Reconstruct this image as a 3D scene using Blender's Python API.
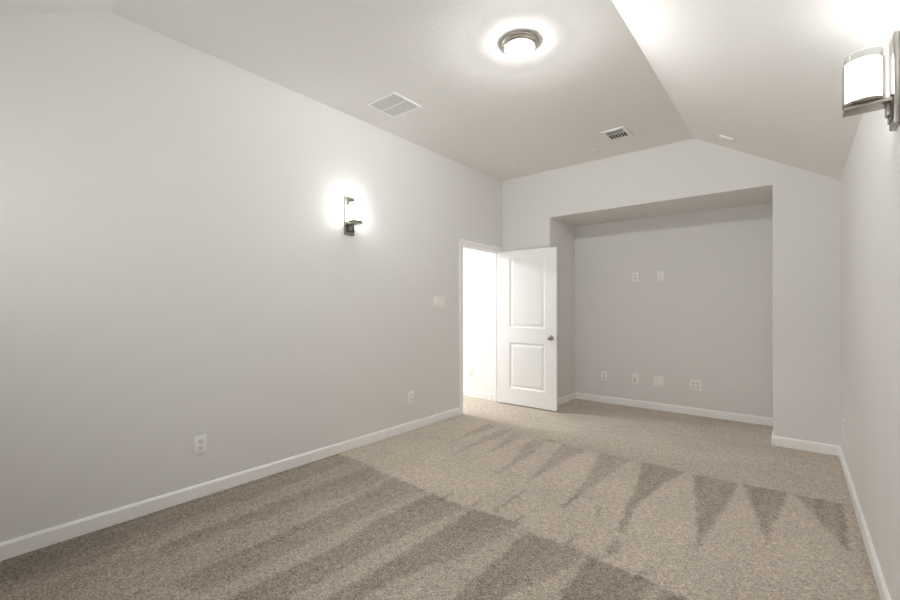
import bpy, bmesh, math, random
import numpy as np
from mathutils import Vector, Matrix

for o in list(bpy.data.objects):
    bpy.data.objects.remove(o, do_unlink=True)
SC = bpy.context.scene
COL = SC.collection
PI = math.pi
random.seed(7)

# ------------------------------------------------------------------ camera
F_PX = 423.3
cam_d = bpy.data.cameras.new('camera')
cam = bpy.data.objects.new('camera', cam_d)
COL.objects.link(cam)
cam_d.sensor_fit = 'HORIZONTAL'
cam_d.sensor_width = 36.0
cam_d.lens = 36.0 * F_PX / 900.0
cam_d.shift_y = 6.158 / 900.0
cam_d.clip_start = 0.02
cam.location = (3.1235, 0.0, 1.2763)
cam.rotation_euler = (PI / 2 + 0.00466, 0.0, 0.68466)
SC.camera = cam

# ------------------------------------------------------------------ world, exposure
w = bpy.data.worlds.new('world')
SC.world = w
w.use_nodes = True
w.node_tree.nodes['Background'].inputs[0].default_value = (0.9, 0.95, 1.0, 1)
w.node_tree.nodes['Background'].inputs[1].default_value = 0.02
SC.view_settings.view_transform = 'Standard'
SC.view_settings.look = 'None'
SC.view_settings.gamma = 1.0
SC.view_settings.use_curve_mapping = False
SC.view_settings.exposure = 0.61
SC.cycles.use_denoising = True
SC.cycles.max_bounces = 14
SC.cycles.diffuse_bounces = 10
SC.cycles.glossy_bounces = 5
SC.cycles.transparent_max_bounces = 12
SC.cycles.sample_clamp_indirect = 6.0
SC.cycles.caustics_reflective = False
SC.cycles.caustics_refractive = False

DOME_L = 20.0        # radiance of the ceiling lamp's glass
SCONCE_L = 21.0       # radiance of the sconces' frosted glass
BULB_L = 30.0        # radiance of the bulb inside each sconce
HALL_W = 29.0         # unseen added hall light, watts
DOME_W = 30.0         # bulbs inside the ceiling lamp's bowl, watts
FILL_W = 26.0           # fill light added outside the made-up rear window, watts

# unseen light added to brighten the hall beyond the door
ld = bpy.data.lights.new('added_hall_light', 'AREA')
ld.shape = 'DISK'; ld.size = 0.32; ld.energy = HALL_W; ld.color = (0.97, 0.985, 1.0)
lo = bpy.data.objects.new('added_hall_light', ld)
COL.objects.link(lo)
lo.location = (-1.2, 4.12, 2.44)

# added fill light, shining in through the made-up rear window
fill_d = bpy.data.lights.new('added_window_fill', 'AREA')
fill_d.shape = 'RECTANGLE'
fill_d.size, fill_d.size_y = 2.8, 0.9
fill_d.energy = FILL_W
fill_d.color = (0.97, 0.985, 1.0)
fill_o = bpy.data.objects.new('added_window_fill', fill_d)
COL.objects.link(fill_o)
fill_o.location = (1.6, -0.80, 1.75)
fill_o.rotation_euler = (-PI / 2, 0, PI)

# ------------------------------------------------------------------ room sizes (metres)
W, D, H, HR = 3.422, 4.962, 3.024, 2.381
XR = 2.3204
XA1, XA2, HA, DA = 0.7053, 2.9598, 2.4268, 0.798
YR = 0.66                       # rear crease of the flat ceiling
YB = YR - (W - XR)              # rear wall
YA = D + DA                     # alcove back wall
OY0, OY1, OZ = 4.067, 4.884, 2.037   # door opening in the left wall
WT = 0.115
HALL_Y = 4.905

# ------------------------------------------------------------------ materials
def mat(name, color, rough=0.6, metal=0.0, spec=0.5, bump=None, noise=None):
    m = bpy.data.materials.new(name)
    m.use_nodes = True
    nt = m.node_tree
    b = nt.nodes['Principled BSDF']
    b.inputs['Base Color'].default_value = (*color, 1)
    b.inputs['Roughness'].default_value = rough
    b.inputs['Metallic'].default_value = metal
    b.inputs['Specular IOR Level'].default_value = spec
    tc = nt.nodes.new('ShaderNodeTexCoord')
    if bump:
        scale, strength, dist = bump
        n = nt.nodes.new('ShaderNodeTexNoise')
        n.inputs['Scale'].default_value = scale
        n.inputs['Detail'].default_value = 3
        bp = nt.nodes.new('ShaderNodeBump')
        bp.inputs['Strength'].default_value = strength
        bp.inputs['Distance'].default_value = dist
        nt.links.new(tc.outputs['Object'], n.inputs['Vector'])
        nt.links.new(n.outputs['Fac'], bp.inputs['Height'])
        nt.links.new(bp.outputs['Normal'], b.inputs['Normal'])
    if noise:
        scale, amt = noise
        n = nt.nodes.new('ShaderNodeTexNoise')
        n.inputs['Scale'].default_value = scale
        r = nt.nodes.new('ShaderNodeMapRange')
        r.inputs['To Min'].default_value = 1 - amt
        r.inputs['To Max'].default_value = 1 + amt
        mx = nt.nodes.new('ShaderNodeMix')
        mx.data_type = 'RGBA'
        mx.blend_type = 'MULTIPLY'
        mx.inputs['Factor'].default_value = 1
        mx.inputs['A'].default_value = (*color, 1)
        nt.links.new(tc.outputs['Object'], n.inputs['Vector'])
        nt.links.new(n.outputs['Fac'], r.inputs['Value'])
        nt.links.new(r.outputs['Result'], mx.inputs['B'])
        nt.links.new(mx.outputs['Result'], b.inputs['Base Color'])
    return m

def emit(name, color, strength):
    m = bpy.data.materials.new(name)
    m.use_nodes = True
    nt = m.node_tree
    nt.nodes.clear()
    out = nt.nodes.new('ShaderNodeOutputMaterial')
    e = nt.nodes.new('ShaderNodeEmission')
    e.inputs['Color'].default_value = (*color, 1)
    e.inputs['Strength'].default_value = strength
    nt.links.new(e.outputs[0], out.inputs[0])
    return m

def clear_glass(name):
    m = bpy.data.materials.new(name)
    m.use_nodes = True
    nt = m.node_tree
    nt.nodes.clear()
    out = nt.nodes.new('ShaderNodeOutputMaterial')
    t = nt.nodes.new('ShaderNodeBsdfTransparent')
    t.inputs['Color'].default_value = (0.93, 0.94, 0.93, 1)
    g = nt.nodes.new('ShaderNodeBsdfGlossy')
    g.inputs['Roughness'].default_value = 0.03
    lw = nt.nodes.new('ShaderNodeLayerWeight')
    pw = nt.nodes.new('ShaderNodeMath'); pw.operation = 'POWER'
    pw.inputs[1].default_value = 4.0
    nt.links.new(lw.outputs['Facing'], pw.inputs[0])
    f = nt.nodes.new('ShaderNodeMapRange')
    f.inputs['To Min'].default_value = 0.03
    f.inputs['To Max'].default_value = 0.5
    nt.links.new(pw.outputs[0], f.inputs['Value'])
    mx = nt.nodes.new('ShaderNodeMixShader')
    nt.links.new(f.outputs[0], mx.inputs[0])
    nt.links.new(t.outputs[0], mx.inputs[1])
    nt.links.new(g.outputs[0], mx.inputs[2])
    nt.links.new(mx.outputs[0], out.inputs[0])
    return m

WALLC = (0.745, 0.737, 0.726)
M_WALL = mat('greige_wall_paint', WALLC, 0.75, spec=0.25, bump=(95, 0.22, 0.004), noise=(1.3, 0.012))
M_CEIL = mat('pale_ceiling_paint', (0.845, 0.835, 0.82), 0.85, spec=0.2, bump=(55, 0.2, 0.005), noise=(1.1, 0.012))
M_HALL = mat('white_hall_paint', (0.87, 0.87, 0.865), 0.8, spec=0.2, bump=(95, 0.2, 0.004))
M_TRIM = mat("white_trim_paint", (0.89, 0.885, 0.875), 0.42, spec=0.4, bump=(30, 0.04, 0.002))
M_DOOR = mat("white_door_paint", (0.86, 0.86, 0.855), 0.38, spec=0.45, bump=(60, 0.05, 0.002))
M_PLATE = mat('white_plastic', (0.88, 0.872, 0.855), 0.35, spec=0.45, noise=(30, 0.01))
M_SLOT = mat('dark_slot', (0.22, 0.21, 0.20), 0.7)
M_GREY = mat('grey_plastic_face', (0.74, 0.728, 0.71), 0.45)
M_NICKEL = mat('brushed_nickel', (0.62, 0.59, 0.55), 0.27, metal=1.0, bump=(200, 0.05, 0.001))
M_NICKEL_REFL = mat('nickel_painted_reflection', (0.16, 0.145, 0.13), 0.18, metal=1.0, bump=(200, 0.03, 0.001))  # nickel coloured dark to paint in what it reflects
M_SCONCE = mat('dark_brushed_nickel', (0.40, 0.375, 0.345), 0.3, metal=1.0, bump=(200, 0.05, 0.001))
M_SLAT = mat('shade_grey_slats', (0.72, 0.71, 0.695), 0.6)  # grey stands in for the shade inside the grille
M_FILTER = mat('grey_filter', (0.50, 0.49, 0.475), 0.9)
M_GRILLE_W = mat('white_grille_enamel', (0.92, 0.915, 0.90), 0.4, noise=(20, 0.01))
M_GRILLE = mat('white_grille_paint', (0.86, 0.85, 0.83), 0.5, noise=(20, 0.02))
M_VENTSHADE = mat('painted_vent_shade', (0.03, 0.028, 0.025), 0.8)  # black stands in for shade up the vent; the ceiling has no hole
M_SCREW = mat('painted_screw', (0.66, 0.64, 0.61), 0.4)
M_GLASS = clear_glass('clear_glass')
M_OPAL = emit('lit_frosted_glass', (1.0, 0.995, 0.988), SCONCE_L)
M_BULB = emit('lit_bulb', (1.0, 0.99, 0.98), BULB_L)
def lit_bowl(name, color, strength):
    m = emit(name, color, strength)
    nt = m.node_tree
    e = nt.nodes['Emission']
    t = nt.nodes.new('ShaderNodeBsdfTransparent')
    a = nt.nodes.new('ShaderNodeAddShader')
    nt.links.new(e.outputs[0], a.inputs[0])
    nt.links.new(t.outputs[0], a.inputs[1])
    nt.links.new(a.outputs[0], nt.nodes['Material Output'].inputs[0])
    return m
M_DOME = lit_bowl('lit_dome_glass', (1.0, 0.995, 0.988), DOME_L)

def carpet_mat(name, use_attr=True):
    m = bpy.data.materials.new(name)
    m.use_nodes = True
    nt = m.node_tree
    L = nt.links.new
    b = nt.nodes['Principled BSDF']
    b.inputs['Roughness'].default_value = 0.95
    b.inputs['Specular IOR Level'].default_value = 0.08
    b.inputs['Sheen Weight'].default_value = 0.15
    b.inputs['Sheen Roughness'].default_value = 0.6
    tc = nt.nodes.new('ShaderNodeTexCoord')
    def noise(scale, detail=2, rough=0.6):
        n = nt.nodes.new('ShaderNodeTexNoise')
        n.inputs['Scale'].default_value = scale
        n.inputs['Detail'].default_value = detail
        n.inputs['Roughness'].default_value = rough
        L(tc.outputs['Object'], n.inputs['Vector'])
        return n
    tuft = noise(105, 3, 0.75)
    blot = noise(28, 2)
    big = noise(3.0, 2)
    # nap tone: track lean plus painted floor shade, 0 = deep, 1 = pale
    nap_shade = nt.nodes.new('ShaderNodeMix'); nap_shade.data_type = 'RGBA'
    nap_shade.inputs['A'].default_value = (0.200, 0.165, 0.130, 1)
    nap_shade.inputs['B'].default_value = (0.600, 0.525, 0.440, 1)
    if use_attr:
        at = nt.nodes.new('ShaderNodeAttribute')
        at.attribute_name = 'nap_shade'
        L(at.outputs['Fac'], nap_shade.inputs['Factor'])
    else:
        nap_shade.inputs['Factor'].default_value = 0.85
    r1 = nt.nodes.new('ShaderNodeMapRange')
    r1.inputs['From Min'].default_value = 0.34; r1.inputs['From Max'].default_value = 0.66
    r1.inputs['To Min'].default_value = 0.28; r1.inputs['To Max'].default_value = 1.72
    L(tuft.outputs['Fac'], r1.inputs['Value'])
    r2 = nt.nodes.new('ShaderNodeMapRange')
    r2.inputs['From Min'].default_value = 0.3; r2.inputs['From Max'].default_value = 0.7
    r2.inputs['To Min'].default_value = 0.88; r2.inputs['To Max'].default_value = 1.12
    L(blot.outputs['Fac'], r2.inputs['Value'])
    r3 = nt.nodes.new('ShaderNodeMapRange')
    r3.inputs['To Min'].default_value = 0.93; r3.inputs['To Max'].default_value = 1.07
    L(big.outputs['Fac'], r3.inputs['Value'])
    # the deeper tone shows more of the gaps between tufts
    gc = nt.nodes.new('ShaderNodeMix'); gc.data_type = 'FLOAT'
    gc.inputs['A'].default_value = 1.0
    if use_attr:
        gf = nt.nodes.new('ShaderNodeMapRange')
        gf.inputs['To Min'].default_value = 1.0; gf.inputs['To Max'].default_value = 0.55
        L(at.outputs['Fac'], gf.inputs['Value']); L(gf.outputs[0], gc.inputs['Factor'])
    else:
        gc.inputs['Factor'].default_value = 0.6
    L(r1.outputs[0], gc.inputs['B'])
    mu = nt.nodes.new('ShaderNodeMath'); mu.operation = 'MULTIPLY'
    L(gc.outputs[0], mu.inputs[0]); L(r2.outputs[0], mu.inputs[1])
    mu2 = nt.nodes.new('ShaderNodeMath'); mu2.operation = 'MULTIPLY'
    L(mu.outputs[0], mu2.inputs[0]); L(r3.outputs[0], mu2.inputs[1])
    mx = nt.nodes.new('ShaderNodeMix'); mx.data_type = 'RGBA'; mx.blend_type = 'MULTIPLY'
    mx.inputs['Factor'].default_value = 1
    L(nap_shade.outputs['Result'], mx.inputs['A']); L(mu2.outputs[0], mx.inputs['B'])
    L(mx.outputs['Result'], b.inputs['Base Color'])
    bp = nt.nodes.new('ShaderNodeBump')
    bp.inputs['Strength'].default_value = 0.8
    bp.inputs['Distance'].default_value = 0.006
    L(tuft.outputs['Fac'], bp.inputs['Height'])
    L(bp.outputs['Normal'], b.inputs['Normal'])
    return m

M_CARPET = carpet_mat('beige_cut_pile_carpet')

# ------------------------------------------------------------------ helpers
def link(name, bm, m, parent=None, smooth=False):
    me = bpy.data.meshes.new(name)
    bmesh.ops.recalc_face_normals(bm, faces=bm.faces)
    bm.to_mesh(me)
    bm.free()
    for mm in (m if isinstance(m, (list, tuple)) else [m]):
        me.materials.append(mm)
    if smooth:
        for p in me.polygons:
            p.use_smooth = True
        me.set_sharp_from_angle(angle=math.radians(35))
    o = bpy.data.objects.new(name, me)
    COL.objects.link(o)
    if parent is not None:
        o.parent = parent
    return o

def thing(name, label, cat, loc=(0, 0, 0), rot=(0, 0, 0), group=None):
    o = bpy.data.objects.new(name, None)
    o.empty_display_size = 0.05
    COL.objects.link(o)
    o.location = loc
    o.rotation_euler = rot
    o['label'] = label
    o['category'] = cat
    if group:
        o['group'] = group
    return o

def struct(o, label=None, cat=None):
    o['kind'] = 'structure'
    if label: o['label'] = label
    if cat: o['category'] = cat
    return o

def box(bm, x0, x1, y0, y1, z0, z1, bev=0.0, mi=0):
    g = bmesh.ops.create_cube(bm, size=1.0)
    vs = g['verts']
    for v in vs:
        v.co = Vector(((x0 + x1) / 2 + v.co.x * (x1 - x0), (y0 + y1) / 2 + v.co.y * (y1 - y0), (z0 + z1) / 2 + v.co.z * (z1 - z0)))
    fs = {f for v in vs for f in v.link_faces}
    for f in fs: f.material_index = mi
    if bev > 0:
        es = list({e for v in vs for e in v.link_edges})
        r = bmesh.ops.bevel(bm, geom=es, offset=bev, segments=2, affect='EDGES', profile=0.5)
        for f in r['faces']: f.material_index = mi
    return vs

def lathe(bm, prof, cx=0, cy=0, cz=0, n=48, axis='Z'):
    """prof: list of (r, h); h runs along the axis."""
    rings = []
    for r, h in prof:
        ring = []
        if r < 1e-6:
            p = (0, 0, h)
            ring = [bm.verts.new(p)]
        else:
            for i in range(n):
                a = 2 * PI * i / n
                ring.append(bm.verts.new((r * math.cos(a), r * math.sin(a), h)))
        rings.append(ring)
    for A, B in zip(rings, rings[1:]):
        if len(A) == 1 and len(B) == 1: continue
        for i in range(n):
            j = (i + 1) % n
            if len(A) == 1: bm.faces.new((A[0], B[i], B[j]))
            elif len(B) == 1: bm.faces.new((A[i], A[j], B[0]))
            else: bm.faces.new((A[i], A[j], B[j], B[i]))
    vs = [v for r in rings for v in r]
    for v in vs:
        c = v.co.copy()
        if axis == 'X': c = Vector((c.z, c.x, c.y))
        elif axis == '-Y': c = Vector((c.x, -c.z, c.y))
        elif axis == 'Y': c = Vector((c.x, c.z, -c.y))
        v.co = c + Vector((cx, cy, cz))
    return vs

def prism(bm, pts, vec):
    """closed polygon (3D points) extruded by vec"""
    f = bm.faces.new([bm.verts.new(p) for p in pts])
    r = bmesh.ops.extrude_face_region(bm, geom=[f])
    nv = [g for g in r['geom'] if isinstance(g, bmesh.types.BMVert)]
    bmesh.ops.translate(bm, verts=nv, vec=vec)
    return f

# ------------------------------------------------------------------ room shell
bm = bmesh.new()
prism(bm, [(0, YB, 0), (0, OY0, 0), (0, OY0, OZ), (0, OY1, OZ), (0, OY1, 0), (0, D, 0),
           (0, D, H), (0, YR, H), (0, YB, HR)], (-WT, 0, 0))
struct(link('wall_left', bm, M_WALL))

bm = bmesh.new()
prism(bm, [(0, D, 0), (XA1, D, 0), (XA1, D, HA), (XA2, D, HA), (XA2, D, 0), (W, D, 0), (W, D, HR), (XR, D, H), (0, D, H)], (0, DA, 0))
bm.verts.ensure_lookup_table()
def on_open(v):
    return abs(v.co.y - D) < 1e-4 and ((abs(v.co.x - XA1) < 1e-4 or abs(v.co.x - XA2) < 1e-4) and (v.co.z < HA + 1e-4))
es = [e for e in bm.edges if on_open(e.verts[0]) and on_open(e.verts[1])]
bmesh.ops.bevel(bm, geom=es, offset=0.012, segments=4, affect='EDGES', profile=0.5)
struct(link('wall_back', bm, M_WALL, smooth=True))

bm = bmesh.new()
box(bm, XA1 - 0.3, XA2 + 0.3, YA, YA + 0.1, 0, HA + 0.3)
struct(link('wall_alcove', bm, M_WALL))

bm = bmesh.new()
box(bm, W, W + 0.1, YB - 0.1, D + 0.1, 0, HR)
struct(link('wall_right', bm, M_WALL))

# rear wall, behind the viewer, with a made-up high window that shapes the fill light
WX0, WX1, WZ0, WZ1 = 0.30, 2.90, 1.42, 2.15
bm = bmesh.new()
box(bm, -WT, WX0, YB - 0.12, YB, 0, HR)
box(bm, WX1, W, YB - 0.12, YB, 0, HR)
box(bm, WX0, WX1, YB - 0.12, YB, 0, WZ0)
box(bm, WX0, WX1, YB - 0.12, YB, WZ1, HR)
struct(link('wall_rear', bm, M_WALL))
bm = bmesh.new()
FW = 0.045
for a in ((WX0, WX0 + FW, WZ0, WZ1), (WX1 - FW, WX1, WZ0, WZ1), (WX0 + FW, WX1 - FW, WZ0, WZ0 + FW), (WX0 + FW, WX1 - FW, WZ1 - FW, WZ1),
          ((WX0 + WX1) / 2 - 0.03, (WX0 + WX1) / 2 + 0.03, WZ0 + FW, WZ1 - FW)):
    box(bm, a[0], a[1], YB - 0.10, YB - 0.04, a[2], a[3])
win = struct(link('added_window_1', bm, M_TRIM))  # unseen window, added to let the fill light in
bm = bmesh.new(); box(bm, WX0 + FW, WX1 - FW, YB - 0.073, YB - 0.067, WZ0 + FW, WZ1 - FW)
link('pane', bm, M_GLASS, win)
bm = bmesh.new(); box(bm, WX0 - 0.03, WX1 + 0.03, YB - 0.04, YB + 0.035, WZ0 - 0.02, WZ0, 0.004)
link('added_window_sill', bm, M_TRIM, win)

bm = bmesh.new()
prism(bm, [(0, YR, H), (XR, YR, H), (XR, D, H), (0, D, H)], (0, 0, 0.1))
prism(bm, [(XR, YR, H), (W, YB, HR), (W, D, HR), (XR, D, H)], (0, 0, 0.1))
prism(bm, [(0, YR, H), (0, YB, HR), (W, YB, HR), (XR, YR, H)], (0, 0, 0.1))
struct(link('ceiling', bm, M_CEIL))

# hall beyond the door
HX0, HY0, HH = -2.3, 2.6, 2.45
bm = bmesh.new(); box(bm, HX0, -WT, HALL_Y, HALL_Y + 0.1, 0, HH)
struct(link('wall_hall_back', bm, M_HALL))
bm = bmesh.new(); box(bm, HX0 - 0.1, HX0, HY0 - 0.1, HALL_Y + 0.1, 0, HH)
struct(link('wall_hall_left', bm, M_HALL))
bm = bmesh.new(); box(bm, HX0, -WT, HY0 - 0.1, HY0, 0, HH)
struct(link('wall_hall_front', bm, M_HALL))
bm = bmesh.new(); box(bm, HX0 - 0.1, -WT, HY0 - 0.1, HALL_Y + 0.1, HH, HH + 0.1)
struct(link('ceiling_hall', bm, M_HALL))

# ------------------------------------------------------------------ carpet with vacuum tracks
TRACKS = {
    'L1': [(-0.136, 2.28), (0.114, 2.267), (0.467, 2.257), (0.749, 2.224), (1.044, 2.209), (1.329, 2.177), (1.501, 2.19), (1.852, 2.215), (1.987, 2.182), (2.162, 2.192), (2.231, 2.187), (2.313, 2.183), (2.385, 2.152), (2.548, 2.132), (2.636, 2.128), (2.76, 2.117), (2.875, 2.092)],
    'D1': [(1.175, 2.19), (1.157, 1.742), (1.209, 1.34), (1.184, 1.047), (1.184, 0.83), (1.182, 0.718), (1.384, 0.883), (1.395, 1.003), (1.395, 1.21), (1.407, 1.514), (1.431, 1.756), (1.445, 1.96), (1.499, 2.171)],
    'D2': [(1.529, 2.195), (1.535, 1.855), (1.535, 1.536), (1.536, 1.406), (1.522, 1.174), (1.519, 1.023), (1.637, 1.09), (1.634, 1.198), (1.67, 1.406), (1.781, 1.726), (1.83, 1.909), (1.857, 2.16), (1.832, 2.214)],
    'D3': [(1.934, 2.139), (1.94, 1.747), (1.949, 1.439), (1.958, 1.329), (2.103, 1.447), (2.118, 1.577), (2.132, 1.655), (2.221, 1.874), (2.267, 2.099), (2.243, 2.184)],
    'D4': [(2.292, 2.142), (2.295, 1.945), (2.312, 1.734), (2.312, 1.618), (2.563, 1.787), (2.598, 1.944), (2.621, 2.099), (2.614, 2.129)],
    'D5': [(2.651, 2.114), (2.652, 1.972), (2.642, 1.851), (2.912, 2.071), (2.76, 2.117)],
    'D0': [(0.763, 2.21), (0.837, 1.739), (0.835, 1.479), (0.865, 1.134), (0.868, 0.902), (0.87, 0.705), (1.067, 0.76), (1.075, 0.979), (1.076, 1.305), (1.083, 1.603), (1.087, 1.924), (1.105, 2.195)],
    'Dm1': [(0.448, 2.241), (0.431, 1.798), (0.442, 1.454), (0.466, 1.226), (0.446, 1.099), (0.467, 0.783), (0.594, 0.768), (0.589, 1.04), (0.666, 1.473), (0.752, 1.804), (0.745, 2.196)],
    'Dm2': [(-0.08, 2.24), (-0.056, 1.518), (-0.011, 0.87), (0.036, 0.444), (0.069, 0.219), (0.259, 0.143), (0.395, 0.393), (0.314, 1.037), (0.293, 1.469), (0.25, 2.165), (0.16, 2.274)],
    'T1': [(3.111, 3.756), (3.272, 3.773), (3.359, 3.761), (3.363, 3.542), (3.345, 3.197), (3.343, 3.036), (3.318, 3.111), (3.267, 3.241), (3.23, 3.402), (3.172, 3.572)],
    'T2': [(2.824, 3.729), (2.968, 3.758), (3.09, 3.763), (3.043, 3.397), (3.01, 3.077), (3.004, 2.77), (2.985, 2.996), (2.923, 3.265)],
    'T3': [(2.499, 3.728), (2.649, 3.739), (2.801, 3.756), (2.775, 3.266), (2.731, 2.817), (2.707, 2.505), (2.688, 2.754), (2.637, 3.065), (2.558, 3.445)],
    'T4': [(2.12, 3.751), (2.294, 3.791), (2.465, 3.805), (2.37, 3.292), (2.312, 2.87), (2.349, 2.699), (2.371, 2.509), (2.331, 2.476), (2.272, 2.838), (2.224, 3.284)],
    'T5': [(1.785, 3.729), (1.915, 3.754), (2.048, 3.752), (2.016, 3.439), (1.999, 3.011), (1.963, 2.585), (1.897, 3.161), (1.82, 3.536)],
    'T6': [(1.415, 3.761), (1.545, 3.778), (1.677, 3.778), (1.615, 3.399), (1.608, 3.079), (1.587, 2.764), (1.508, 3.281)],
    'T7': [(1.128, 3.708), (1.248, 3.725), (1.329, 3.39), (1.346, 3.031), (1.33, 2.649), (1.274, 3.09), (1.186, 3.412)],
    'T7b': [(1.206, 3.829), (1.344, 3.804), (1.327, 3.732), (1.233, 3.754)],
    'T8': [(0.874, 3.757), (0.943, 3.84), (1.005, 3.691), (1.027, 3.429), (1.007, 3.094), (0.953, 3.407)],
    'T9': [(0.718, 3.814), (0.816, 3.894), (0.852, 3.565), (0.811, 3.216), (0.811, 2.805), (0.711, 3.492)],
    'T10': [(0.472, 3.915), (0.624, 3.884), (0.589, 3.524), (0.57, 2.982), (0.526, 3.473)],
    'T11': [(0.583, 4.113), (0.671, 4.185), (0.632, 3.993)],
    'L2': [(0.027, 3.886), (0.472, 3.915), (0.718, 3.814), (0.865, 3.772), (1.113, 3.737), (1.414, 3.764), (1.785, 3.729), (2.12, 3.751), (2.499, 3.728), (2.824, 3.729), (3.111, 3.76), (3.272, 3.783), (3.36, 3.77), (3.448, 3.762)],
    'dash': [[(1.485, 2.324), (1.503, 2.209)], [(1.643, 2.634), (1.65, 2.243)], [(1.828, 2.305), (1.821, 2.221)], [(1.963, 2.793), (1.963, 2.585)], [(2.163, 2.311), (2.166, 2.195)], [(2.358, 2.391), (2.363, 2.189)], [(2.385, 2.374), (2.377, 2.235)], [(2.562, 2.254), (2.548, 2.132)], [(1.282, 2.277), (1.278, 2.155)], [(2.142, 2.732), (2.17, 2.585)]],
}

def build_floor():
    step = 0.0115
    xs = np.arange(0, W + step, step); xs[-1] = W
    ys = np.arange(YB, YA + step, step); ys[-1] = YA
    nx, ny = len(xs), len(ys)
    X, Y = np.meshgrid(xs, ys)
    rng = np.random.default_rng(5)
    def smooth_noise(cell, amp):
        gx, gy = int((W) / cell) + 3, int((YA - YB) / cell) + 3
        g = rng.uniform(-1, 1, (gy, gx))
        fx, fy = X / cell, (Y - YB) / cell
        ix, iy = fx.astype(int), fy.astype(int)
        tx, ty = fx - ix, fy - iy
        tx = tx * tx * (3 - 2 * tx); ty = ty * ty * (3 - 2 * ty)
        return amp * ((g[iy, ix] * (1 - tx) + g[iy, ix + 1] * tx) * (1 - ty) + (g[iy + 1, ix] * (1 - tx) + g[iy + 1, ix + 1] * tx) * ty)
    # ragged edges for the tracks
    PX = X + smooth_noise(0.05, 0.008) + rng.uniform(-1, 1, X.shape) * 0.009
    PY = Y + smooth_noise(0.05, 0.010) + rng.uniform(-1, 1, X.shape) * 0.010
    def inside(poly):
        c = np.zeros(X.shape, bool)
        n = len(poly)
        for i in range(n):
            x1, y1 = poly[i]; x2, y2 = poly[(i + 1) % n]
            if y1 == y2: continue
            k = ((y1 > PY) != (y2 > PY)) & (PX < (x2 - x1) * (PY - y1) / (y2 - y1) + x1)
            c ^= k
        return c
    def dist_seg(a, b):
        ax, ay = a; bx, by = b
        dx, dy = bx - ax, by - ay
        t = np.clip(((PX - ax) * dx + (PY - ay) * dy) / (dx * dx + dy * dy), 0, 1)
        return np.hypot(PX - ax - t * dx, PY - ay - t * dy)
    l1 = np.interp(PX, [p[0] for p in TRACKS['L1']], [p[1] for p in TRACKS['L1']])
    l2 = np.interp(PX, [p[0] for p in TRACKS['L2']], [p[1] for p in TRACKS['L2']])
    # fine streaks left by the brush: along y near and mid, along x at the far end
    sx = np.interp(X + 0.02 * np.sin(Y * 3), np.arange(-0.2, W + 0.2, 0.022), rng.uniform(-1, 1, len(np.arange(-0.2, W + 0.2, 0.022))))
    sy = np.interp(Y + 0.03 * np.sin(X * 2.2), np.arange(YB - 0.2, YA + 0.2, 0.03), rng.uniform(-1, 1, len(np.arange(YB - 0.2, YA + 0.2, 0.03))))
    nap_shade = np.full(X.shape, 0.90)
    nap_shade += 0.035 * sx
    far = PY > l2
    nap_shade[far] = (0.80 + 0.07 * sy)[far]
    near = PY < l1
    base = 0.64 - 0.30 * np.clip((1.5 - X) / 1.5, 0, 1) - 0.12 * np.clip((1.4 - Y) / 1.4, 0, 1)  # near floor painted darker leftwards, imitating weaker light
    nap_shade[near] = (base + 0.05 * sx)[near]
    edge = (PX > 3.375) & (PY > 2.1) & (PY < 3.8)
    nap_shade[edge] = 0.72
    for k in ('T1', 'T2', 'T3', 'T4'):
        q = inside(TRACKS[k]) & ~far
        nap_shade[q] = (0.30 + 0.14 * sx)[q]
    for k in ('T5', 'T6', 'T7'):
        q = inside(TRACKS[k]) & ~far
        nap_shade[q] = (0.50 + 0.10 * sx)[q]
    for k in ('T7b', 'T8', 'T9', 'T10', 'T11'):
        q = inside(TRACKS[k])
        nap_shade[q] = (0.56 + 0.08 * sx)[q]
    # near passes: crisp on the left edge of each pass, fading out to its right
    for k, drop, x0, wid in (('D1', 0.40, 1.18, 0.30), ('D2', 0.42, 1.53, 0.30), ('D3', 0.46, 1.94, 0.34), ('D4', 0.48, 2.30, 0.34),
                             ('D5', 0.48, 2.65, 0.3), ('D0', 0.30, 0.84, 0.28), ('Dm1', 0.22, 0.44, 0.28), ('Dm2', 0.20, 0.0, 0.32)):
        q = inside(TRACKS[k]) & near
        fade = np.clip(1.15 - 0.55 * (X - x0) / wid, 0.45, 1.0)
        nap_shade[q] = (base - drop * fade + 0.09 * sx)[q]
    for d in DASHES:
        nap_shade[dist_seg(*d) < 0.013] -= 0.50
    nap_shade = 0.175 + 0.825 * nap_shade - 0.30 * np.clip((1.3 - X) / 1.3, 0, 1) * np.clip((1.7 - Y) / 1.7, 0, 1)  # light falloff in the near-left corner painted into the carpet tone
    nap_shade -= 0.16 * np.clip((X - 2.5) / 0.9, 0, 1) * np.clip((3.2 - Y) / 1.2, 0, 1)  # painted dimming of the floor at near right
    for _ in range(1):          # tufts at a track's edge lean both ways
        p = np.pad(nap_shade, 1, mode='edge')
        nap_shade = (p[:-2, 1:-1] + p[2:, 1:-1] + p[1:-1, :-2] + p[1:-1, 2:] + 2 * nap_shade) / 6
    nap_shade = np.clip(nap_shade + smooth_noise(0.35, 0.05) + smooth_noise(0.12, 0.04), 0, 1)
    Z = rng.uniform(-0.0035, 0.0, X.shape) + smooth_noise(0.03, 0.0012) - 0.0012
    return carpet_mesh('floor', X, Y, Z, nap_shade)
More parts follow.
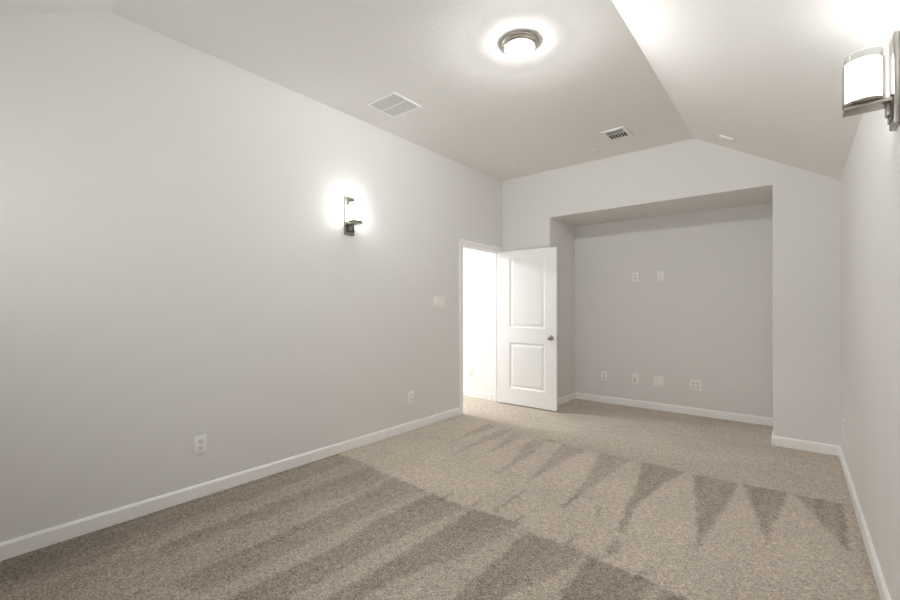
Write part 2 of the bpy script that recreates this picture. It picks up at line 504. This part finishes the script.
def carpet_mesh(name, X, Y, Z, nap_shade):
    ny, nx = X.shape
    co = np.stack([X, Y, Z], -1).reshape(-1, 3)
    idx = np.arange(nx * ny).reshape(ny, nx)
    q = np.stack([idx[:-1, :-1], idx[:-1, 1:], idx[1:, 1:], idx[1:, :-1]], -1).reshape(-1, 4)
    me = bpy.data.meshes.new(name)
    me.vertices.add(len(co)); me.vertices.foreach_set('co', co.ravel())
    me.loops.add(q.size); me.loops.foreach_set('vertex_index', q.ravel())
    me.polygons.add(len(q)); me.polygons.foreach_set('loop_start', np.arange(0, q.size, 4))
    me.update(calc_edges=True)
    a = me.attributes.new('nap_shade', 'FLOAT', 'POINT')
    a.data.foreach_set('value', nap_shade.ravel().astype(np.float32))
    me.polygons.foreach_set('use_smooth', np.ones(len(q), bool))
    me.materials.append(M_CARPET)
    o = bpy.data.objects.new(name, me)
    COL.objects.link(o)
    return struct(o)
DASHES = TRACKS.pop('dash')
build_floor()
_hx, _hy = np.meshgrid(np.linspace(HX0, 0.0, 200), np.linspace(HY0, HALL_Y, 200))
_rng = np.random.default_rng(9)
carpet_mesh('floor_hall', _hx, _hy, _rng.uniform(-0.0047, -0.0012, _hx.shape), np.full(_hx.shape, 0.86))

# ------------------------------------------------------------------ baseboards
BH, BT = 0.089, 0.014
def baseboard(name, a, b, inward, m=M_TRIM):
    """runs from a to b (x, y) along a wall; inward = unit vector into the room"""
    bm = bmesh.new()
    prof = [(0, 0), (BT, 0), (BT, BH - 0.014), (BT * 0.55, BH - 0.003), (BT * 0.35, BH), (0, BH)]
    pts = [(a[0] + inward[0] * t, a[1] + inward[1] * t, z) for t, z in prof]
    prism(bm, pts, (b[0] - a[0], b[1] - a[1], 0))
    return struct(link(name, bm, m))
CW = 0.072
baseboard('baseboard_left', (0, YB), (0, OY0 - CW), (1, 0))
baseboard('baseboard_rear', (BT, YB), (W - BT, YB), (0, 1))
baseboard('baseboard_right', (W, YB), (W, D), (-1, 0))
baseboard('baseboard_back_left', (0.02, D), (XA1 + BT, D), (0, -1))
baseboard('baseboard_back_right', (XA2 - BT, D), (W - BT, D), (0, -1))
baseboard('baseboard_alcove_left', (XA1, D), (XA1, YA), (1, 0))
baseboard('baseboard_alcove_right', (XA2, D), (XA2, YA), (-1, 0))
baseboard('baseboard_alcove_back', (XA1 + BT, YA), (XA2 - BT, YA), (0, -1))
baseboard('baseboard_hall', (HX0, HALL_Y), (-WT - 0.02, HALL_Y), (0, -1))

# ------------------------------------------------------------------ door casing, frame
def casing_leg(bm, y0, y1, inner_first, z0, z1):
    s = 1 if inner_first else -1
    yi, yo = (y0, y1) if inner_first else (y1, y0)
    # stepped profile: thin at the opening, thicker at the outside
    prof = [(0, yi), (0.010, yi), (0.013, yi + s * 0.010), (0.013, yi + s * 0.045), (0.019, yi + s * 0.056), (0.019, yo - s * 0.004), (0.015, yo), (0, yo)]
    prism(bm, [(x, y, z0) for x, y in prof], (0, 0, z1 - z0))
bm = bmesh.new()
casing_leg(bm, OY0 - CW, OY0, False, 0, OZ)
casing_leg(bm, OY1, OY1 + CW, True, 0, OZ)
prof = [(0, OZ), (0.010, OZ), (0.013, OZ + 0.010), (0.013, OZ + 0.045), (0.019, OZ + 0.056), (0.019, OZ + CW - 0.004), (0.015, OZ + CW), (0, OZ + CW)]
prism(bm, [(x, OY0 - CW, z) for x, z in prof], (0, OY1 - OY0 + 2 * CW, 0))
struct(link('trim_1', bm, M_TRIM))
bm = bmesh.new()
JT = 0.016
box(bm, -WT, 0.0, OY0 - 0.001, OY0 + 0.004, 0, OZ)
box(bm, -WT, 0.0, OY1 - 0.004, OY1 + 0.001, 0, OZ)
box(bm, -WT, 0.0, OY0, OY1, OZ - 0.004, OZ + 0.001)
box(bm, -0.075, -0.040, OY0 + 0.004, OY0 + 0.014, 0, OZ - 0.004)
box(bm, -0.075, -0.040, OY1 - 0.014, OY1 - 0.004, 0, OZ - 0.004)
box(bm, -0.075, -0.040, OY0 + 0.004, OY1 - 0.004, OZ - 0.014, OZ - 0.004)
struct(link('trim_2', bm, M_TRIM))

# ------------------------------------------------------------------ the open door
DWID, DH, DT = 0.822, 2.018, 0.035
door = thing('door_1', 'white two-panel door standing open into the room beside the alcove', 'door', (0.029, 4.8665, 0.012))
struct(door)
def door_slab():
    bm = bmesh.new()
    xs = [0, 0.152, 0.668, DWID]
    zs = [0, 0.208, 0.812, 1.005, 1.918, DH]
    for side in (-1, 1):
        V = [[bm.verts.new((x, side * DT / 2, z)) for z in zs] for x in xs]
        panels = []
        for i in range(3):
            for j in range(5):
                f = bm.faces.new((V[i][j], V[i + 1][j], V[i + 1][j + 1], V[i][j + 1]))
                f.normal_update()
                if f.normal.y * side < 0: f.normal_flip()
                if i == 1 and j in (1, 3): panels.append(f)
        for t, d in ((0.004, -0.002), (0.012, -0.009), (0.014, 0.0), (0.022, 0.007)):
            r = bmesh.ops.inset_individual(bm, faces=panels, thickness=t, depth=d, use_even_offset=True)
    # edge strips
    o = [(0, 0), (DWID, 0), (DWID, DH), (0, DH)]
    for (x0, z0), (x1, z1) in zip(o, o[1:] + o[:1]):
        bm.faces.new([bm.verts.new(p) for p in ((x0, -DT / 2, z0), (x1, -DT / 2, z1), (x1, DT / 2, z1), (x0, DT / 2, z0))])
    bmesh.ops.remove_doubles(bm, verts=bm.verts, dist=1e-5)
    return bm
link('door_panel', door_slab(), M_DOOR, door)
for s in (-1, 1):
    bm = bmesh.new()
    ax = '-Y' if s < 0 else 'Y'
    lathe(bm, [(0, 0), (0.032, 0), (0.032, 0.004), (0.027, 0.009), (0.013, 0.012), (0.012, 0.026), (0.019, 0.032), (0.0265, 0.042),
               (0.028, 0.052), (0.025, 0.060), (0.017, 0.065), (0, 0.067)], 0.752, s * DT / 2, 0.897, 32, ax)
    k = link('door_knob', bm, M_SCONCE, door, smooth=True)
    k['label'] = 'round dark nickel knob'
bm = bmesh.new()
box(bm, DWID - 0.0005, DWID + 0.0015, -0.0125, 0.0125, 0.868, 0.926)
box(bm, DWID, DWID + 0.008, -0.006, 0.006, 0.889, 0.905, 0.002)
link('latch_plate', bm, M_NICKEL, door)
for z in (0.22, 1.02, 1.80):
    bm = bmesh.new()
    lathe(bm, [(0, 0), (0.0065, 0), (0.0065, 0.09), (0.004, 0.094), (0, 0.095)], -0.010, DT / 2 + 0.004, z, 16)
    box(bm, -0.0015, 0.0005, -DT / 2 + 0.004, DT / 2 + 0.002, z, z + 0.09)
    link('hinge', bm, M_NICKEL, door, smooth=True)

# ------------------------------------------------------------------ wall plates
# built in local axes: x along the wall, z up, front towards -y, wall at y = 0
PH, PW1, GANG = 0.124, 0.079, 0.049
def plate_base(t, wide):
    bm = bmesh.new()
    box(bm, -wide / 2, wide / 2, -0.0065, 0, -PH / 2, PH / 2, 0.0026)
    return link('cover_plate', bm, M_PLATE, t, smooth=True)
def screw(t, x, z, y=-0.0065):
    bm = bmesh.new()
    lathe(bm, [(0, 0.0012), (0.0028, 0.0010), (0.0034, 0.0)], x, y, z, 12, '-Y')
    link('screw', bm, M_SCREW, t, smooth=True)
def receptacle(t, x, z):
    bm = bmesh.new()
    n = 20
    pts = []
    for i in range(n):
        a = 2 * PI * i / n
        px, pz = 0.0175 * math.cos(a), 0.0175 * math.sin(a)
        pts.append((x + px, -0.0064, z + max(-0.0135, min(0.0135, pz))))
    prism(bm, pts, (0, -0.0022, 0))
    o = link('receptacle', bm, M_GREY, t)
    bm = bmesh.new()
    box(bm, x - 0.0078, x - 0.0052, -0.0092, -0.0080, z - 0.002, z + 0.008)
    box(bm, x + 0.0052, x + 0.0078, -0.0092, -0.0080, z - 0.001, z + 0.007)
    lathe(bm, [(0, 0.0008), (0.0028, 0.0008), (0.0028, 0)], x, -0.0084, z - 0.0075, 12, '-Y')
    link('socket_slots', bm, M_SLOT, o)
def duplex(t, x=0):
    receptacle(t, x, 0.0215); receptacle(t, x, -0.0215); screw(t, x, 0)
def rocker(t, x):
    bm = bmesh.new()
    box(bm, x - 0.0175, x + 0.0175, -0.0080, -0.006, -0.036, 0.036, 0.001)
    f = link('rocker_frame', bm, M_GREY, t)
    bm = bmesh.new()
    prism(bm, [(x - 0.0145, -0.0078, -0.032), (x - 0.0145, -0.0092, -0.032), (x - 0.0145, -0.0100, 0.0), (x - 0.0145, -0.0140, 0.032), (x - 0.0145, -0.0078, 0.032)], (0.029, 0, 0))
    link('rocker', bm, M_PLATE, f)
    screw(t, x, 0.048); screw(t, x, -0.048)

LEFT, BACK, RIGHT = PI / 2, 0.0, -PI / 2
def outlet(label, loc, rz, group=None):
    t = thing('wall_outlet', label, 'outlet', loc, (0, 0, rz), group)
    plate_base(t, PW1); duplex(t)
    return t
outlet('white duplex outlet low on the long left wall, nearest to the viewer', (0, 1.154, 0.354), LEFT, 'duplex wall outlets')
outlet('white duplex outlet low on the long left wall, just before the open doorway', (0, 3.176, 0.343), LEFT, 'duplex wall outlets')
outlet('white duplex outlet low in the alcove, leftmost of its bottom row of plates', (1.111, YA, 0.357), BACK, 'duplex wall outlets')
outlet('white duplex outlet high in the alcove, left of a blank plate', (1.520, YA, 1.683), BACK, 'duplex wall outlets')
outlet('white duplex outlet low on the right wall near its far corner', (W, 4.60, 0.335), RIGHT, 'duplex wall outlets')
outlet('white outlet on the bright hall wall seen through the open doorway', (-0.497, HALL_Y, 0.366), BACK, 'duplex wall outlets')

t = thing('blank_wall_plate', 'white single plate with a centre seam high in the alcove, right of an outlet', 'wall plate', (1.817, YA, 1.675))
plate_base(t, PW1)
bm = bmesh.new(); box(bm, -0.0168, 0.0168, -0.0078, -0.006, -0.0335, 0.0335, 0.0008)
ins = link('insert', bm, M_PLATE, t)
bm = bmesh.new(); box(bm, -0.0012, 0.0012, -0.0083, -0.0075, -0.030, 0.030)
link('seam', bm, M_GREY, ins)
screw(t, 0, 0.048); screw(t, 0, -0.048)

t = thing('cable_wall_plate', 'white single plate with a tall dark cable slot low in the alcove, second from left', 'wall plate', (1.511, YA, 0.360))
plate_base(t, PW1)
bm = bmesh.new(); box(bm, -0.0165, 0.0165, -0.0078, -0.006, -0.0335, 0.0335, 0.0008)
ins = link('insert', bm, M_PLATE, t)
bm = bmesh.new(); box(bm, -0.0075, 0.0075, -0.0084, -0.0075, -0.030, 0.030)
link('slot', bm, M_GREY, ins)
bm = bmesh.new(); lathe(bm, [(0, 0.011), (0.0048, 0.011), (0.0048, 0)], 0, -0.008, 0.012, 12, '-Y')
link('coax_jack', bm, M_NICKEL, ins, smooth=True)
bm = bmesh.new(); box(bm, -0.006, 0.006, -0.0090, -0.0082, -0.024, -0.008)
link('data_jack', bm, M_SLOT, ins)
screw(t, 0, 0.048); screw(t, 0, -0.048)

t = thing('blank_wall_plate', 'white wide blank plate low in the alcove, between the cable plate and the double outlet', 'wall plate', (1.788, YA, 0.361))
plate_base(t, 0.124)
for x in (-0.0235, 0.0235):
    screw(t, x, 0.045); screw(t, x, -0.045)

t = thing('double_outlet', 'white wide plate with two outlets side by side, rightmost in the alcove bottom row', 'outlet', (2.200, YA, 0.358))
plate_base(t, 0.128)
duplex(t, -0.0235); duplex(t, 0.0235)

t = thing('light_switch', 'white three-rocker switch plate on the left wall beside the doorway', 'switch', (0, 3.631, 1.345), (0, 0, LEFT))
plate_base(t, 0.182)
for x in (-0.047, 0, 0.047): rocker(t, x)

# ------------------------------------------------------------------ wall sconces
# local axes: wall at x = 0, out along +x, y along the wall, z up from the plate's bottom
GX = 0.093
def make_sconce(label, loc, rz):
    t = thing('wall_sconce', label, 'wall lamp', loc, (0, 0, rz), 'wall sconces')
    bm = bmesh.new(); box(bm, 0, 0.017, -0.050, 0.050, 0, 0.338, 0.003)
    link('backplate', bm, M_SCONCE, t, smooth=True)
    bm = bmesh.new()
    # raised border, its dark reflection painted in, with a bevelled bright centre, below the arm
    y0, y1, z0, z1 = -0.041, 0.041, 0.024, 0.112
    for a in ((y0, y0 + 0.018, z0, z1), (y1 - 0.018, y1, z0, z1), (y0 + 0.018, y1 - 0.018, z0, z0 + 0.016), (y0 + 0.018, y1 - 0.018, z1 - 0.016, z1)):
        box(bm, 0.016, 0.023, a[0], a[1], a[2], a[3])
    o = link('mount_frame', bm, M_NICKEL_REFL, t); o['label'] = 'polished frame with a dark reflection in its colour'
    bm = bmesh.new()
    box(bm, 0.016, 0.033, -0.022, 0.022, 0.042, 0.096, 0.005)
    link('mount_block', bm, M_SCONCE, o, smooth=True)
    bm = bmesh.new()
    box(bm, 0.016, 0.150, -0.043, 0.043, 0.089, 0.101, 0.002)
    link('arm', bm, M_SCONCE, t, smooth=True)
    bm = bmesh.new()
    lathe(bm, [(0, 0.101), (0.036, 0.101), (0.052, 0.104), (0.060, 0.110), (0.0615, 0.116), (0.058, 0.119), (0, 0.119)], GX, 0, 0, 56)
    h = link('glass_holder', bm, M_SCONCE, t, smooth=True)
    def tube(name, r, th, z0, z1, m, par):
        bm = bmesh.new()
        lathe(bm, [(r, z0), (r, z1), (r - th, z1), (r - th, z0), (r, z0)], GX, 0, 0, 56)
        bmesh.ops.remove_doubles(bm, verts=bm.verts, dist=1e-6)
        return link(name, bm, m, par, smooth=True)
    o = tube('outer_glass', 0.0605, 0.0025, 0.1195, 0.268, M_GLASS, t); o['label'] = 'clear outer glass cylinder'
    o = tube('inner_glass', 0.0550, 0.0025, 0.1195, 0.302, M_GLASS, t); o['label'] = 'clear inner glass cylinder rim'
    o = tube('frosted_shade', 0.0515, 0.003, 0.1195, 0.272, M_OPAL, t); o['label'] = 'glowing white frosted glass'
    bm = bmesh.new()
    lathe(bm, [(0, 0.119), (0.014, 0.119), (0.014, 0.160), (0, 0.160)], GX, 0, 0, 20)
    sk = link('lamp_socket', bm, M_PLATE, t, smooth=True)
    bm = bmesh.new()
    lathe(bm, [(0.010, 0.160), (0.016, 0.172), (0.022, 0.192), (0.024, 0.208), (0.020, 0.224), (0.010, 0.232), (0, 0.234)], GX, 0, 0, 24)
    link('bulb', bm, M_BULB, t, smooth=True)
    return t
make_sconce('nickel and glass wall sconce on the long left wall, left of the doorway', (0, 2.381, 1.934), 0)
make_sconce('nickel and glass wall sconce on the right wall, at the right edge of the picture', (W, 2.282, 1.956), PI)

# ------------------------------------------------------------------ flush ceiling lamp
t = thing('ceiling_light', 'round flush ceiling lamp with nickel rim and glowing white glass dome', 'ceiling lamp', (1.722, 2.441, H))
bm = bmesh.new()
lathe(bm, [(0, 0), (0.118, 0), (0.122, -0.005), (0.121, -0.013), (0.115, -0.017), (0.113, -0.019), (0.114, -0.027), (0.109, -0.034), (0.102, -0.038), (0.097, -0.039), (0.094, -0.035), (0, -0.035)], n=72)
link('rim', bm, M_NICKEL, t, smooth=True)
bm = bmesh.new()
R, zt, dep = 0.0955, -0.0355, 0.062
lathe(bm, [(R * math.cos(a * PI / 2 / 14), zt - dep * math.sin(a * PI / 2 / 14)) for a in range(15)], n=72)
o = link('glass_dome', bm, M_DOME, t, smooth=True); o['label'] = 'glowing white glass dome'
bm = bmesh.new()
lathe(bm, [(0, -0.096), (0.006, -0.097), (0.007, -0.100), (0.0055, -0.105), (0.0025, -0.108), (0, -0.109)], n=20)
link('finial', bm, M_NICKEL, t, smooth=True)
bm = bmesh.new()
lathe(bm, [(0.0925, -0.0362), (0, -0.0362)], n=48)
o = link('reflector_pan', bm, M_PLATE, t); o['label'] = 'white pan inside the bowl'
bd = bpy.data.lights.new('ceiling_bulb', 'POINT')
bd.energy = DOME_W; bd.shadow_soft_size = 0.011; bd.color = (1.0, 0.995, 0.988)
bo = bpy.data.objects.new('ceiling_bulb', bd)
COL.objects.link(bo)
bo.parent = t
bo.location = (0, 0, -0.046)

# ------------------------------------------------------------------ ceiling grilles
t = thing('return_air_grille', 'square white return air grille on the ceiling near the left wall', 'vent', (0.4445, 2.516, H))
hw, hd, fr = 0.172, 0.163, 0.022
bm = bmesh.new()
box(bm, -hw, hw, -hd, -hd + fr, -0.0045, 0, 0.001)
box(bm, -hw, hw, hd - fr, hd, -0.0045, 0, 0.001)
box(bm, -hw, -hw + fr, -hd + fr, hd - fr, -0.0045, 0, 0.001)
box(bm, hw - fr, hw, -hd + fr, hd - fr, -0.0045, 0, 0.001)
link('frame', bm, M_GRILLE_W, t)
bm = bmesh.new(); box(bm, -hw + fr, hw - fr, -0.009, 0.009, -0.0045, 0)
link('divider', bm, M_GRILLE_W, t)
bm = bmesh.new(); box(bm, -hw + 0.01, hw - 0.01, -hd + 0.01, hd - 0.01, -0.0012, 0)
o = link('filter', bm, M_FILTER, t); o['label'] = 'grey filter behind the slats'
bm = bmesh.new()
n = 20
for i in range(n):
    y = -hd + fr + (2 * hd - 2 * fr) * (i + 0.5) / n
    if abs(y) < 0.011: continue
    prism(bm, [(-hw + fr, y - 0.0045, -0.002), (-hw + fr, y + 0.0035, -0.0042), (-hw + fr, y + 0.0045, -0.0042), (-hw + fr, y - 0.0035, -0.002)], (2 * hw - 2 * fr, 0, 0))
o = link('slats', bm, M_SLAT, t); o['label'] = 'fine angled slats'

t = thing('supply_air_vent', 'small white ceiling air vent with dark louvred openings near the back wall', 'vent', (1.742, 4.338, H))
hw, hd = 0.118, 0.142
ix, iy = 0.082, 0.100
bm = bmesh.new()
box(bm, -hw, hw, -hd, -iy, -0.010, 0, 0.002)
box(bm, -hw, hw, iy, hd, -0.010, 0, 0.002)
box(bm, -hw, -ix, -iy, iy, -0.010, 0, 0.002)
box(bm, ix, hw, -iy, iy, -0.010, 0, 0.002)
link('frame', bm, M_GRILLE, t)
bm = bmesh.new(); box(bm, -ix, ix, -iy, iy, -0.0012, 0)
o = link('vent_shade_panel', bm, M_VENTSHADE, t); o['label'] = 'black panel painted for the shade inside the vent'
bm = bmesh.new(); box(bm, -ix, ix, -0.030, -0.022, -0.010, -0.001)
link('crossbar', bm, M_GRILLE, t)
for i in range(5):
    bm = bmesh.new()
    x = -ix + 2 * ix * (i + 1) / 6
    box(bm, x - 0.002, x + 0.002, -0.022, iy, -0.010, -0.001)
    link('louvre', bm, M_GRILLE, t)
for i in range(5):
    bm = bmesh.new()
    y = -iy + 0.070 * (i + 0.5) / 5
    prism(bm, [(-ix, y + 0.005, -0.001), (-ix, y - 0.005, -0.010), (-ix, y - 0.003, -0.010), (-ix, y + 0.007, -0.001)], (2 * ix, 0, 0))
    link('louvre', bm, M_GRILLE, t)

# ------------------------------------------------------------------ small ceiling fittings
def disc(label, x, y, r):
    t = thing('ceiling_disc', label, 'ceiling cover', (x, y, H), (0, 0, 0), 'flat round covers on the ceiling')
    bm = bmesh.new()
    lathe(bm, [(0, 0), (r, 0), (r, -0.004), (r - 0.006, -0.008), (0, -0.008)], n=40)
    link('cover', bm, M_GRILLE, t, smooth=True)
disc('small flat round cover on the ceiling above the door, at the left back corner', 0.432, 4.51, 0.042)
disc('small flat round cover on the ceiling beside the dark vent, near the back wall', 1.397, 4.64, 0.040)

ang = math.atan2(H - HR, W - XR)
t = thing('slope_sensor', 'thin painted rectangular sensor cover on the sloped ceiling near the back wall', 'sensor', (2.645, 4.60, H - (2.645 - XR) * math.tan(ang)), (0, ang, 0))
bm = bmesh.new(); box(bm, -0.064, 0.064, -0.040, 0.040, -0.015, 0, 0.003)
link('housing', bm, M_CEIL, t)
bm = bmesh.new(); box(bm, -0.058, 0.058, -0.034, 0.034, -0.0165, -0.0145, 0.001)
link('face_plate', bm, M_CEIL, t)
